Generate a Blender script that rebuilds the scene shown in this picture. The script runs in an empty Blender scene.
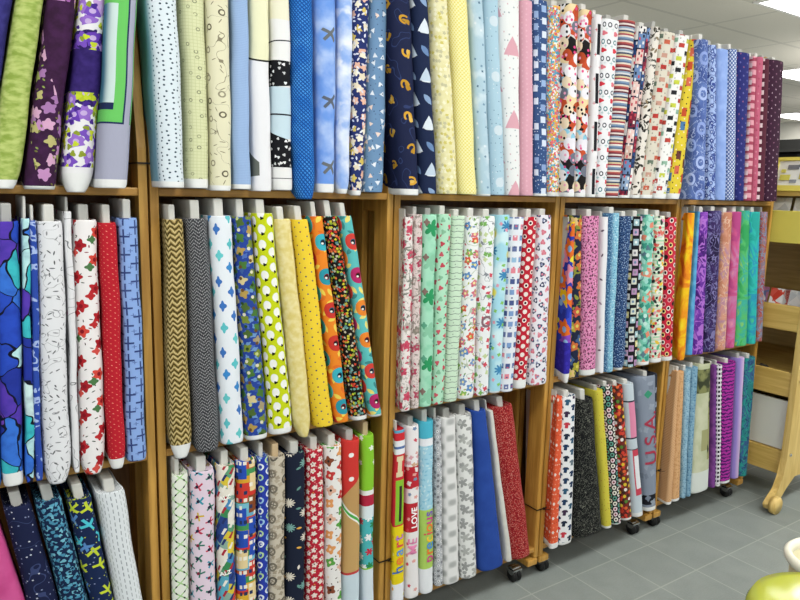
import bpy, bmesh, math, random
from mathutils import Vector, Matrix
random.seed(7)
FZ=1.45                      # floor to the underside of the camera datum (top shelf is the datum)
W=.7029; P=.66
SHELF={'A':FZ,'B':FZ-P,'C':FZ-2*P}
# ---------------------------------------------------------------- camera
CF=Vector((.55525602,.81643937,-.15848507)); CR=Vector((.82892926,-.55876312,.02569169)); CU=Vector((.06757991,.14563837,.98702706))
CL=Vector((-.431109,-1.71207,FZ+.010693)); FP=687.6
sc_=bpy.context.scene
cam=bpy.data.cameras.new('camera'); co=bpy.data.objects.new('camera',cam); sc_.collection.objects.link(co)
cam.sensor_width=36; cam.lens=FP/800*36; cam.clip_start=.05; cam.clip_end=100
co.matrix_world=Matrix(((CR.x,CU.x,-CF.x,CL.x),(CR.y,CU.y,-CF.y,CL.y),(CR.z,CU.z,-CF.z,CL.z),(0,0,0,1)))
sc_.camera=co
def ray(px,py): return CF+CR*((px-400)/FP)+CU*((300-py)/FP)
def on_y(px,py,Y):
    d=ray(px,py); return CL+d*((Y-CL.y)/d.y)
def on_z(px,py,Z):
    d=ray(px,py); return CL+d*((Z-CL.z)/d.z)
def x_at(px,Y,Z):            # world X of the point at depth Y, height Z seen in column px
    k=(px-400)/FP; n=CR-CF*k; q=CL; return q.x-((Y-q.y)*n.y+(Z-q.z)*n.z)/n.x
# ---------------------------------------------------------------- helpers
def L1(c): c/=255; return c/12.92 if c<=.04045 else ((c+.055)/1.055)**2.4
def hx(h): return (L1(int(h[0:2],16)),L1(int(h[2:4],16)),L1(int(h[4:6],16)),1)
def link(o,parent=None):
    sc_.collection.objects.link(o)
    if parent: o.parent=parent
    return o
def obj(name,bm,m,parent=None,smooth=False):
    me=bpy.data.meshes.new(name); bmesh.ops.recalc_face_normals(bm,faces=bm.faces) ; bm.to_mesh(me); bm.free()
    if m: me.materials.append(m)
    if smooth:
        for p in me.polygons: p.use_smooth=True
    return link(bpy.data.objects.new(name,me),parent)
def thing(name,label,cat,loc=(0,0,0),group=None,rz=0):
    o=bpy.data.objects.new(name,None); o.empty_display_size=.05; link(o); o.location=loc; o.rotation_euler.z=rz
    return tag(o,label,cat,group)
def tag(o,label,cat,group=None):
    o['label']=label; o['category']=cat
    if group: o['group']=group
    return o
def struct(o): o['kind']='structure'; return o
def box(bm,a,b,bev=0):
    r=bmesh.ops.create_cube(bm,size=1); vs=r['verts']
    for v in vs:
        v.co=Vector([(a[i]+b[i])/2+v.co[i]*(b[i]-a[i]) for i in range(3)])
    if bev:
        es=list({e for v in vs for e in v.link_edges})
        bmesh.ops.bevel(bm,geom=es,offset=bev,segments=2,affect='EDGES',profile=.5)
    return bm
def bx(a,b,bev=0): return box(bmesh.new(),a,b,bev)
def cyl(bm,c,axis,r,h,n=24,r2=None,bev=0):
    q=bmesh.ops.create_cone(bm,cap_ends=True,segments=n,radius1=r,radius2=r if r2 is None else r2,depth=h)
    rot=Vector((0,0,1)).rotation_difference(Vector(axis)).to_matrix().to_4x4()
    bmesh.ops.transform(bm,matrix=Matrix.Translation(c)@rot,verts=q['verts'])
    if bev:
        es=[e for e in {e for v in q['verts'] for e in v.link_edges} if len(e.link_faces)==2 and e.calc_face_angle(0)>1]
        bmesh.ops.bevel(bm,geom=es,offset=bev,segments=3,affect='EDGES')
    return bm
def lathe(prof,n=40):
    bm=bmesh.new(); rings=[]
    for r,z in prof:
        rings.append([bm.verts.new((r*math.cos(2*math.pi*i/n),r*math.sin(2*math.pi*i/n),z)) for i in range(n)])
    for a,b in zip(rings,rings[1:]):
        for i in range(n): bm.faces.new((a[i],a[(i+1)%n],b[(i+1)%n],b[i]))
    return bm
def prism(pts,axis,a,b,bev=0):       # polygon extruded along x (pts=(y,z)) or y (pts=(x,z)) or z
    bm=bmesh.new()
    def mk(p,t): return {'x':(t,p[0],p[1]),'y':(p[0],t,p[1]),'z':(p[0],p[1],t)}[axis]
    v0=[bm.verts.new(mk(p,a)) for p in pts]; v1=[bm.verts.new(mk(p,b)) for p in pts]
    bm.faces.new(v0); bm.faces.new(v1[::-1]); n=len(pts)
    for i in range(n): bm.faces.new((v0[i],v0[(i+1)%n],v1[(i+1)%n],v1[i]))
    if bev: bmesh.ops.bevel(bm,geom=bm.edges[:],offset=bev,segments=2,affect='EDGES')
    return bm
# ---------------------------------------------------------------- node expressions
NT=None
def nn(t,**k):
    n=NT.nodes.new(t)
    for a,b in k.items(): setattr(n,a,b)
    return n
def put(n,i,v):
    if isinstance(v,S): NT.links.new(v.s,n.inputs[i])
    else: n.inputs[i].default_value=v
class S:
    def __init__(s,x): s.s=x
    def __add__(a,b): return ma('ADD',a,b)
    def __radd__(a,b): return ma('ADD',b,a)
    def __sub__(a,b): return ma('SUBTRACT',a,b)
    def __rsub__(a,b): return ma('SUBTRACT',b,a)
    def __mul__(a,b): return ma('MULTIPLY',a,b)
    def __rmul__(a,b): return ma('MULTIPLY',a,b)
    def __truediv__(a,b): return ma('DIVIDE',a,b)
    def __lt__(a,b): return ma('LESS_THAN',a,b)
    def __gt__(a,b): return ma('GREATER_THAN',a,b)
def ma(op,a,b=None,c=None):
    n=nn('ShaderNodeMath',operation=op); put(n,0,a)
    if b is not None: put(n,1,b)
    if c is not None: put(n,2,c)
    return S(n.outputs[0])
def ab(a): return ma('ABSOLUTE',a)
def fr(a): return ma('FRACT',a)
def fl(a): return ma('FLOOR',a)
def mx(a,b): return ma('MAXIMUM',a,b)
def mn(a,b): return ma('MINIMUM',a,b)
def C(c): return hx(c) if isinstance(c,str) else c
def mix(f,a,b):
    n=nn('ShaderNodeMix',data_type='RGBA'); put(n,0,f); put(n,6,C(a)); put(n,7,C(b)); return S(n.outputs[2])
def xyz(x,y,z=0.0):
    n=nn('ShaderNodeCombineXYZ'); put(n,0,x); put(n,1,y); put(n,2,z); return S(n.outputs[0])
def noise(x,y,s,d=2.0,dist=0.0,rough=.5,seed=0.0):
    n=nn('ShaderNodeTexNoise',noise_dimensions='3D'); put(n,'Vector',xyz(x,y,seed)); put(n,'Scale',s); put(n,'Detail',d); put(n,'Distortion',dist); put(n,'Roughness',rough)
    return S(n.outputs[0])
def sep(v):
    n=nn('ShaderNodeSeparateXYZ'); put(n,0,v); return S(n.outputs[0]),S(n.outputs[1]),S(n.outputs[2])
def pick(t,cols):
    c=cols[0]
    for i in range(1,len(cols)): c=mix(t>i/len(cols),c,cols[i])
    return c if len(cols)>1 else C(cols[0])
def ss(x,a,b):
    n=nn('ShaderNodeMapRange',interpolation_type='SMOOTHSTEP'); put(n,0,x); put(n,1,a); put(n,2,b); return S(n.outputs[0])
def shape(dx,dy,ang,r,kind,n,el):
    if ang is not None:
        c=ma('COSINE',ang); s=ma('SINE',ang); dx,dy=dx*c-dy*s,dx*s+dy*c
    if kind=='sq': return mx(ab(dx),ab(dy)*el)<r
    if kind=='dia': return (ab(dx)+ab(dy)*el)<r
    if kind=='cross': return (mn(ab(dx),ab(dy))<r*.16)*(mx(ab(dx),ab(dy)*el)<r)
    if kind=='tri': return mx(dy*(-1.0),dy*.5+ab(dx)*.87)<r*.5
    dy=dy*el if el!=1 else dy
    d=ma('SQRT',dx*dx+dy*dy)
    if kind=='plane': return mx((ab(dx)<r*.17)*(ab(dy)<r),(ab(dy-r*.12+ab(dx)*.35)<r*.2)*(ab(dx)<r*.95))>.5
    if kind=='shirt': return mx((ab(dx)<r*.55)*(ab(dy)<r*.85),(ab(dy-r*.55+ab(dx)*.3)<r*.28)*(ab(dx)<r))>.5
    if kind=='ring': return ab(d-r*.8)<r*.22
    if kind=='arc': return (ab(d-r*.8)<r*.22)*(dx>-r*.3)
    if kind=='leaf': return (ma('SQRT',dx*dx+(ab(dy)+r*.9)*(ab(dy)+r*.9)))<r*1.35
    if kind=='petal': return d<(ma('COSINE',ma('ARCTAN2',dy,dx)*float(n))*.2+.95)*r
    if kind=='star': return d<(ab(ma('COSINE',ma('ARCTAN2',dy,dx)*(n/2)))*.62+.38)*r
    return d<r
class Pt:
    pass
T=Pt()
def sc(c,cols,s,r,kind='dot',n=5,el=1,dens=1,rnd=1.0,seed=0.,ctr=None,rot=True):
    """motifs scattered s per metre"""
    v=nn('ShaderNodeTexVoronoi',voronoi_dimensions='2D'); x=(T.u+seed)*s; y=(T.v+seed*.7)*s
    put(v,'Vector',xyz(x,y)); put(v,'Scale',1.0); put(v,'Randomness',rnd)
    px,py,_=sep(S(v.outputs['Position'])); R,G,B=sep(S(v.outputs['Color']))
    dx=(x-px)/s; dy=(y-py)/s
    m=shape(dx,dy,B*6.283 if rot else None,r,kind,n,el)
    if dens<1: m=m*(R<dens)
    o=mix(m,c,pick(G,cols))
    if ctr:
        m2=(ma('SQRT',dx*dx+dy*dy)<r*.33)
        if dens<1: m2=m2*(R<dens)
        o=mix(m2,o,ctr)
    return o
def gr(c,cols,sx,sy,r,kind='dot',n=5,el=1,stag=.5,rot=None,ctr=None,off=0.,offv=0.,jit=0,dens=1):
    """motifs on a grid: spacing sx, sy metres"""
    x=(T.u+off)/sx; ix=fl(x); y=(T.v+offv)/sy
    if stag: y=y+ma('FLOORED_MODULO',ix,2.0)*stag
    iy=fl(y)
    w=nn('ShaderNodeTexWhiteNoise',noise_dimensions='2D'); put(w,'Vector',xyz(ix,iy)); R,G,B=sep(S(w.outputs['Color']))
    dx=(fr(x)-.5)*sx; dy=(fr(y)-.5)*sy
    if jit: dx=dx+(G-.5)*jit; dy=dy+(B-.5)*jit
    a=None
    if rot=='rand': a=B*6.283
    elif rot is not None: a=ma('MULTIPLY',rot,1.0)
    m=shape(dx,dy,a,r,kind,n,el)
    if dens<1: m=m*(G<dens)
    o=mix(m,c,pick(R,cols))
    if ctr:
        m2=(ma('SQRT',dx*dx+dy*dy)<r*.36); o=mix(m2,o,ctr)
    return o
def st(cols,per,ax='v',off=0.,wob=0):
    t=(T.v if ax=='v' else T.u)
    if ax=='d': t=T.v+T.u
    t=t+off
    if wob: t=t+noise(T.u,T.v,25.)*wob
    return pick(fr(t/per),cols)
def ln(c,col,per,w,ax='v',wob=0,off=0.,k=30.):
    t={'v':lambda:T.v,'u':lambda:T.u,'d':lambda:T.v+T.u,'e':lambda:T.v-T.u}[ax]()+off
    if wob: t=t+(noise(T.u,T.v,k)-.5)*wob
    return mix((ab(fr(t/per)-.5)*per)<w/2,c,col)
def bl(c,col,s,t=.5,soft=.03,d=3.,dist=0.,seed=0.,sv=1):
    return mix(ss(noise(T.u,T.v*sv if sv!=1 else T.v,s,d,dist,seed=seed),t-soft,t+soft),c,col)
def rc(c,col,v0,v1,u0=None,u1=None):
    m=(T.v>v0)*(T.v<v1)
    if u0 is not None: m=m*(T.u>u0)*(T.u<u1)
    return mix(m,c,col)
def contour(c,col,s,w=.03,d=1.,lv=.5,dist=0.,seed=0.,k=6.):
    """thin lines following noise contours"""
    f=fr(noise(T.u,T.v,s,d,dist,seed=seed)*k); return mix(ab(f-lv)<w*k*.5,c,col)
def zig(c,cols,per,amp,wl):
    t=T.v+ab(fr(T.u/wl)-.5)*amp; return pick(fr(t/per),cols)
def rep(per,off=0.):
    T.v=ma('FLOORED_MODULO',T.v0+off,per)
def unrep(): T.v=T.v0
def warp(s,a):
    T.u,T.v=T.u0+(noise(T.u0,T.v0,s,2.)-.5)*a,T.v0+(noise(T.u0,T.v0,s,2.,seed=5.)-.5)*a
def newmat(name):
    global NT
    m=bpy.data.materials.new(name); m.use_nodes=True; NT=m.node_tree; NT.nodes.clear()
    out=nn('ShaderNodeOutputMaterial'); b=nn('ShaderNodeBsdfPrincipled'); NT.links.new(b.outputs[0],out.inputs[0]); return m,b
DIM=.80
def fabric_mat(name,pat):
    m,b=newmat(name)
    uv=nn('ShaderNodeUVMap'); x,y,_=sep(S(uv.outputs[0])); T.u=T.u0=x; T.v=T.v0=y
    c=mix(1.0-DIM,C(pat()),(0,0,0,1)); put(b,'Base Color',c); put(b,'Roughness',.82); put(b,'Specular IOR Level',.16)
    n=noise(x,y*.4,34.,3.,.3); bp=nn('ShaderNodeBump'); put(bp,'Strength',.28); put(bp,'Distance',.006); put(bp,'Height',n); put(b,'Normal',S(bp.outputs[0]))
    return m
def plain(name,col,rough=.6,metal=0.,spec=.4,bump=0,var=0,emit=0):
    m,b=newmat(name); tc=nn('ShaderNodeTexCoord'); X,Y,Z=sep(S(tc.outputs['Object']))
    c=hx(col)
    if var:
        n=nn('ShaderNodeTexNoise'); put(n,'Vector',S(tc.outputs['Object'])); put(n,'Scale',18.); put(n,'Detail',4.)
        c=mix(S(n.outputs[0]),tuple(max(0,q*(1-var)) for q in c[:3])+(1,),tuple(min(1,q*(1+var)) for q in c[:3])+(1,))
    put(b,'Base Color',c); put(b,'Roughness',rough); put(b,'Metallic',metal); put(b,'Specular IOR Level',spec)
    if emit: put(b,'Emission Color',hx(col)); put(b,'Emission Strength',emit)
    if bump:
        n=nn('ShaderNodeTexNoise'); put(n,'Vector',S(tc.outputs['Object'])); put(n,'Scale',60.); bp=nn('ShaderNodeBump'); put(bp,'Strength',bump); put(bp,'Distance',.002); put(bp,'Height',S(n.outputs[0])); put(b,'Normal',S(bp.outputs[0]))
    return m
def wood(name,c1,c2,axis='z',rough=.42):
    m,b=newmat(name); tc=nn('ShaderNodeTexCoord'); v=sep(S(tc.outputs['Object'])); k={'x':(.08,1,1),'y':(1,.08,1),'z':(1,1,.08)}[axis]
    n=nn('ShaderNodeTexNoise'); put(n,'Vector',xyz(v[0]*k[0],v[1]*k[1],v[2]*k[2])); put(n,'Scale',55.); put(n,'Detail',5.); put(n,'Distortion',.6)
    c=mix(ss(S(n.outputs[0]),.3,.7),c1,c2); put(b,'Base Color',c); put(b,'Roughness',rough); put(b,'Specular IOR Level',.4); return m
OAK_Z=wood('honey_oak_upright','A87A33','C69848'); OAK_X=wood('honey_oak_board','9E7030','BC8E44','x'); OAK_B=wood('oak_back','6A4520','845A2C')
BIRCH_Z=wood('birch_upright','C3A45A','D6BA72'); BIRCH_Y=wood('birch_board','BF9E52','D3B468','y')
CARD=plain('white_card','C4C3BC',.7,var=.05); CARDG=plain('grey_card','A3A39E',.7,var=.06); CARDT=plain('tan_card','B9A27E',.75,var=.06)
HEM=plain('white_selvage','D6D7D5',.85,bump=.4,var=.03)
BLACK=plain('black_plastic','141414',.4); CHROME=plain('chrome','C8C8C8',.2,1.); 
# ---------------------------------------------------------------- shell of the room
def floor_mat():
    m,b=newmat('grey_floor_tile'); tc=nn('ShaderNodeTexCoord'); x,y,z=sep(S(tc.outputs['Object']))
    fx=ab(fr((x-2.213)/.2265+.5)-.5)*.2265; fy=ab(fr((y+.07)/.2265+.5)-.5)*.2265
    e=mn(fx,fy); grout=e<.0028
    n=noise(x,y,9.,6.,.3); sp=noise(x,y,160.,3.)
    w=nn('ShaderNodeTexWhiteNoise',noise_dimensions='2D'); put(w,'Vector',xyz(fl((x-2.213)/.2265),fl((y+.07)/.2265)))
    c=mix(n,'737A76','8E9590'); c=mix(ss(sp,.35,.75)*.5,c,'8C9391'); c=mix(S(w.outputs[0])*.25,c,'5A6362')
    c=mix(grout*.5,c,'A4A9A0'); put(b,'Base Color',c); put(b,'Roughness',.55); put(b,'Specular IOR Level',.35)
    bp=nn('ShaderNodeBump'); put(bp,'Strength',.3); put(bp,'Distance',.001); put(bp,'Height',sp-grout*2); put(b,'Normal',S(bp.outputs[0])); return m
def ceil_mat():
    m,b=newmat('ceiling_tile'); tc=nn('ShaderNodeTexCoord'); x,y,z=sep(S(tc.outputs['Object']))
    e=mn(ab(fr(x/1.22)-.5)*1.22,ab(fr(y/.61)-.5)*.61); g=e<.012
    c=mix(noise(x,y,60.,4.),'D2CEC2','DEDACE'); c=mix(g*.6,c,'BDBAB0'); c=mix((e<.016)*(e>.012)*.5,c,'8C8A84')
    put(b,'Base Color',c); put(b,'Roughness',.9); return m
CH=FZ+1.55
X0,X1,Y0,Y1=-4.,14.,-4.,8.
struct(obj('floor',bx((X0,Y0,-.05),(X1,Y1,0)),floor_mat()))
struct(obj('ceiling',bx((X0,Y0,CH),(X1,Y1,CH+.05)),ceil_mat()))
wm=plain('painted_wall','C9C6BB',.8,var=.02)
struct(obj('wall_right',bx((X1,Y0,0),(X1+.1,Y1,CH)),wm))
# ceiling lights: recessed troffers
FR=plain('white_enamel','E8E8E4',.4); DIF=plain('lit_diffuser','FFFFFF',.5,emit=9)
def light_panel(x,y,label,first=[]):
    if not first:
        t=thing('ceiling_light',label,'ceiling light',(x,y,CH),'fluorescent panels in the ceiling')
        bm=bmesh.new()
        for a,b in (((-.61,-.30,-.015),(.61,-.27,-.001)),((-.61,.27,-.015),(.61,.30,-.001)),((-.61,-.27,-.015),(-.58,.27,-.001)),((.58,-.27,-.015),(.61,.27,-.001))): box(bm,a,b)
        obj('frame',bm,FR,t); obj('diffuser',bx((-.58,-.27,-.01),(.58,.27,-.002)),DIF,t); first.append(t)
    else:
        s=first[0]; t=s.copy(); link(t); t.location=(x,y,CH)
        for ch in s.children: d=ch.copy(); link(d); d.parent=t
    t['label']=label
    la=bpy.data.lights.new('panel_glow','AREA'); la.shape='RECTANGLE'; la.size=1.1; la.size_y=.5; la.energy=ENERGY; la.color=(1,.985,.94)
    lo=bpy.data.objects.new('panel_glow',la); link(lo); lo.location=(x,y,CH-.03)
ENERGY=48; UPE=40
q1=on_z(806,-2,CH); q2=on_z(803,73,CH); q3=on_z(798,116,CH)
light_panel(q1.x+.4,q1.y,'bright ceiling panel cut by the top right corner of the photo')
light_panel(q2.x+.2,q2.y,'bright ceiling panel right of the dark plum fabric, middle of three')
light_panel(q3.x,q3.y,'farthest and smallest bright ceiling panel at the right edge')
for x,y in ((-1.6,-1.4),(.4,-1.4),(2.4,-1.4),(4.6,-1.4),(.4,-3.4),(3.0,-3.4),(7.5,-1.4),(-.6,2.2),(2.2,3.4),(10.,-1.)):
    light_panel(x,y,'lit ceiling panel outside the picture, above the aisles')
for x,y in ((5.2,.2),(8.,1.6),(11.5,3.),(4.,4.2),(8.,6.6)):  # added upward fill lamps, no fixtures: they only brighten the ceiling
    la=bpy.data.lights.new('ceiling_fill','AREA'); la.shape='RECTANGLE'; la.size=1.4; la.size_y=.3; la.energy=UPE; la.color=(1,.97,.92); la.spread=math.pi
    lo=bpy.data.objects.new('ceiling_fill',la); link(lo); lo.location=(x,y,CH-.75); lo.rotation_euler.x=math.pi
w=bpy.data.worlds.new('world'); sc_.world=w; w.use_nodes=True; w.node_tree.nodes['Background'].inputs[0].default_value=(.93,.97,1,1); w.node_tree.nodes['Background'].inputs[1].default_value=1.25
# ---------------------------------------------------------------- shelving units
UP=FZ+.66; D=.44
bay_names=['leftmost','second from left','middle','fourth from left','rightmost']
def unit(k):
    xa=(k-1)*W+.003; xb=k*W-.003+(.02 if k==4 else 0); zb=.085; t=thing('shelf_unit','honey oak open-sided fabric shelf unit on casters, the %s of the five'%bay_names[k],'shelf unit',(xa,0,0),'oak shelf units standing in a line')
    w=xb-xa
    for side,x in (('l',0),('r',w-.02)):
        f=bmesh.new()
        for pts in ([(0,zb),(.07,zb),(.07,FZ+.30),(.155,UP),(.10,UP),(0,FZ+.09)],[(D-.07,zb),(D,zb),(D,FZ+.09),(D-.10,UP),(D-.155,UP),(D-.07,FZ+.30)],[(.14,zb),(.30,zb),(.30,UP),(.14,UP)]):
            s=prism(pts,'x',x,x+.02,.0022); me=bpy.data.meshes.new('tmp'); s.to_mesh(me); f.from_mesh(me); s.free(); bpy.data.meshes.remove(me)
        for z in (zb,FZ-2*P+.0,FZ-P-.06,FZ-.055): 
            box(f,(x+.002,.06,z),(x+.018,D-.06,z+.05))
        obj('side_frame',f,OAK_Z,t)
    for z in (FZ,FZ-P,FZ-2*P): obj('shelf',bx((.0205,0.001,z-.02),(w-.0205,D-.001,z-.0005),.003),OAK_X,t)
    obj('back_panel',bx((.0205,.212,FZ-2*P),(w-.0205,.224,FZ-P-.021)),OAK_B,t); obj('back_panel',bx((.0205,.212,FZ-P),(w-.0205,.224,FZ-.021)),OAK_B,t)
    obj('back_panel',bx((.0205,.212,FZ+.0),(w-.0205,.224,FZ+.52)),OAK_B,t)
    for x in (.0,w-.055):
        obj('foot_block',bx((x,-.004,zb-.026),(x+.05,D+.004,zb-.001),.004),OAK_Z,t)
    for x in (.05,w-.09):
        for y in (.03,D-.04):
            c=obj('caster',cyl(cyl(bmesh.new(),(x-.011,y,.026),(1,0,0),.025,.014,24,bev=.004),(x+.011,y,.026),(1,0,0),.025,.014,24,bev=.004),BLACK,t,True)
            h=bmesh.new(); box(h,(x-.003,y-.012,.02),(x+.003,y+.012,.052)); cyl(h,(x,y,.046),(1,0,0),.016,.04,20); box(h,(x-.02,y-.02,.05),(x+.02,y+.02,.056)); obj('caster_hood',h,CHROME,c)
for k in range(5): unit(k)
def tie(k,z,label):
    x=k*W; bm=bmesh.new(); h=.0035; a=.0265; y=.004
    box(bm,(x-a,-.004,z),(x+a,-.0015,z+h)); box(bm,(x-a,.0715,z),(x+a,.0735,z+h)); box(bm,(x-a,-.004,z),(x-a+.0015,.0735,z+h)); box(bm,(x+a-.0015,-.004,z),(x+a,.0735,z+h))
    box(bm,(x+.006,-.008,z-.002),(x+.013,-.0015,z+h+.002)); cyl(bm,(x+.01,-.018,z+.003),(.2,-1,.3),.0012,.025,8)
    tag(obj('cable_tie',bm,BLACK),label,'cable tie','black cable ties binding neighbouring posts')
for k,z,l in ((0,FZ+.055,'black cable tie round the two posts beside the dotted white fabric'),(1,FZ+.055,'black cable tie at top shelf height left of the navy and gold fabric'),(2,FZ+.055,'black cable tie at top shelf height right of the confetti fabric'),(3,FZ+.055,'black cable tie at top shelf height left of the blue paisley fabric'),
    (1,FZ-1.17,'black cable tie low on the posts left of the heart fabric'),(2,FZ-1.17,'black cable tie low on the posts left of the orange fabric'),(3,FZ-1.17,'black cable tie low on the posts left of the peach fabric')): tie(k,z,l)
# ---------------------------------------------------------------- bolts of fabric
def bolt(row,h,cx0,cx1,w0,w1,y0,pat,label,hem=0.,pouch=0.,droop=0.,ch=.04,card=None,dz=0.,txt=None,bow=0.,d=.19,lc=0.,rcl=0.):
    """cx0/cx1: world x of the bottom/top centre, w0/w1: widths; y0: front face"""
    zs=SHELF[row]+.0015+dz
    if row!='A': ch=min(ch,.635-h-dz)
    t=thing('fabric_bolt',label,'fabric bolt',(cx0,y0+d/2,zs),'upright bolts of fabric on the oak shelves')
    lean=(cx1-cx0)/h; rs=random.Random(label); p1,p2,p3=[rs.uniform(0,6.28) for _ in range(3)]
    def prof(z):
        q=z/h; hw=(w0+(w1-w0)*q)/2
        wob=.0012*math.sin(9*q+p1)+.0008*math.sin(23*q+p2)+bow*math.sin(math.pi*q)
        hw*=1+.018*math.sin(13*q+p3)
        return lean*z+wob,hw
    def pt(sx,kind,z):
        # sx in -1..1 over nose (kind n), or y fraction along the side
        c,hw=prof(z); nd=min(.026,hw*.85)
        b=1.
        if pouch and z<.05: b=1-pouch*(1-z/.05)**2
        if z<.008: b*=.93+.07*(z/.008)
        if z>h-.006: b*=.95
        if kind=='n':
            a=sx*math.pi/2; s_=math.sin(a); cc=math.cos(a)
            x=hw*b*math.copysign(abs(s_)**.8,s_); y=-d/2+nd*(1-cc**.8 if cc>0 else 1)+(.003*(1-b)); u=hw*a*.95
        else:
            side,f=kind; y=-d/2+nd+(d-nd-.012*f*f)*f*1.0; x=side*hw*(1-.5*max(0,f-.9)*10*.6)*(b if f<.3 else 1); u=side*(hw*1.49+(d-nd)*f)
        fy=min(1,max(0,(y+d/2)/.045)); x+=(lc*fy if x<-.001 else 0)-(rcl*fy if x>.001 else 0)
        zz=z
        wy=y0+d/2+y
        if droop and wy<-.004 and z<.09: zz=z-droop*min(1,(-.004-wy)/.02)*(1-z/.09)**1.5
        return (c+x,y,zz),u
    loop=[(0,(-1,1.)),(0,(-1,.92)),(0,(-1,.6)),(0,(-1,.25))]+[(s/5.,'n') for s in range(-5,6)]+[(0,(1,.25)),(0,(1,.6)),(0,(1,.92)),(0,(1,1.))]
    def surf(zl,cap):
        bm=bmesh.new(); uvl=bm.loops.layers.uv.new('UVMap'); rings=[]
        for z in zl:
            r=[]
            for s,k in loop:
                p,u=pt(s,k,z); r.append((bm.verts.new(p),u,z))
            rings.append(r)
        n=len(loop)
        def face(q):
            f=bm.faces.new([a[0] for a in q])
            for l,a in zip(f.loops,q): l[uvl].uv=(a[1],a[2])
        for a,b in zip(rings,rings[1:]):
            for i in range(n-1): face((a[i],a[i+1],b[i+1],b[i]))
            q=(a[n-1],(a[0][0],a[n-1][1]+w0,a[0][2]),(b[0][0],b[n-1][1]+w0,b[0][2]),b[n-1]); face(q)
        if cap:     # folded layers seen end-on
            last=rings[-1]; cxx=prof(h)[0]; base=[q[0].co.copy() for q in last]
            for s,dzz in ((.86,-.001),(.80,-.006),(.62,-.002),(.56,-.007),(.36,-.003),(.3,-.03)):
                r=[(bm.verts.new((cxx+(c_.x-cxx)*s,c_.y*(1-(1-s)*.2),h+dzz)),q[1],h-.03*s) for c_,q in zip(base,rings[-1])]
                for i in range(n): face((last[i],last[(i+1)%n],r[(i+1)%n],r[i]))
                last=r
            bm.faces.new([q[0] for q in last])
        # bottom
        if zl[0]<.001: bm.faces.new([a[0] for a in rings[0][::-1]])
        return bm
    zl=[0,.003,.008,.018,.03,.05]+[.05+(h-.05)*i/16 for i in range(1,16)]+[h-.007,h-.003,h]
    m=fabric_mat('fabric',pat)
    zf=[z for z in zl if z>hem+.004]
    obj('fabric',surf([hem]+zf if hem else zl,True),m,t,True)
    if hem: obj('selvage',surf([z for z in zl if z<hem-.004]+[hem],False),HEM,t,True)['label']='white bottom hem'
    th=min(.026,(w1-lc-rcl)*.42); bm=bx((-th/2,-d/2+.024,.012),(th/2,d/2-.014,h+ch),.003)
    cu=lean
    for v in bm.verts: v.co.x+=(lc-rcl)/2+prof(min(h,v.co.z))[0] if v.co.z<h else lean*v.co.z
    obj('board_core',bm,card or rs.choice((CARD,CARD,CARDG,CARD)),t)
    if txt:
        for (s,size,z,col,xo,rot) in txt:
            fc=bpy.data.curves.new('lettering','FONT'); fc.body=s; fc.size=size; fc.align_x='CENTER'; fc.align_y='CENTER'; fc.offset=.0006
            fo=bpy.data.objects.new('tmp',fc); link(fo); dg=bpy.context.evaluated_depsgraph_get(); me=bpy.data.meshes.new_from_object(fo.evaluated_get(dg)); bpy.data.objects.remove(fo)
            b2=bmesh.new(); b2.from_mesh(me); bmesh.ops.subdivide_edges(b2,edges=b2.edges[:],cuts=1)
            R=Matrix.Rotation(rot,2)
            for v in b2.verts:
                a=R@Vector((v.co.x,v.co.y)); zz=z+a.y; hw=prof(zz)[1]; nd=min(.026,hw*.85); xx=max(-hw*.97,min(hw*.97,a.x+xo))
                s_=math.copysign(min(1,abs(xx/hw))**(1/.8),xx); cc=math.sqrt(max(0,1-s_*s_))
                v.co=(prof(zz)[0]+xx,-d/2+nd*(1-cc**.8)-.0018,zz)
            b2.to_mesh(me); b2.free(); me.materials.append(plain('print_ink',col,.8)); lo=link(bpy.data.objects.new('lettering',me),t)
    return t
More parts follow.
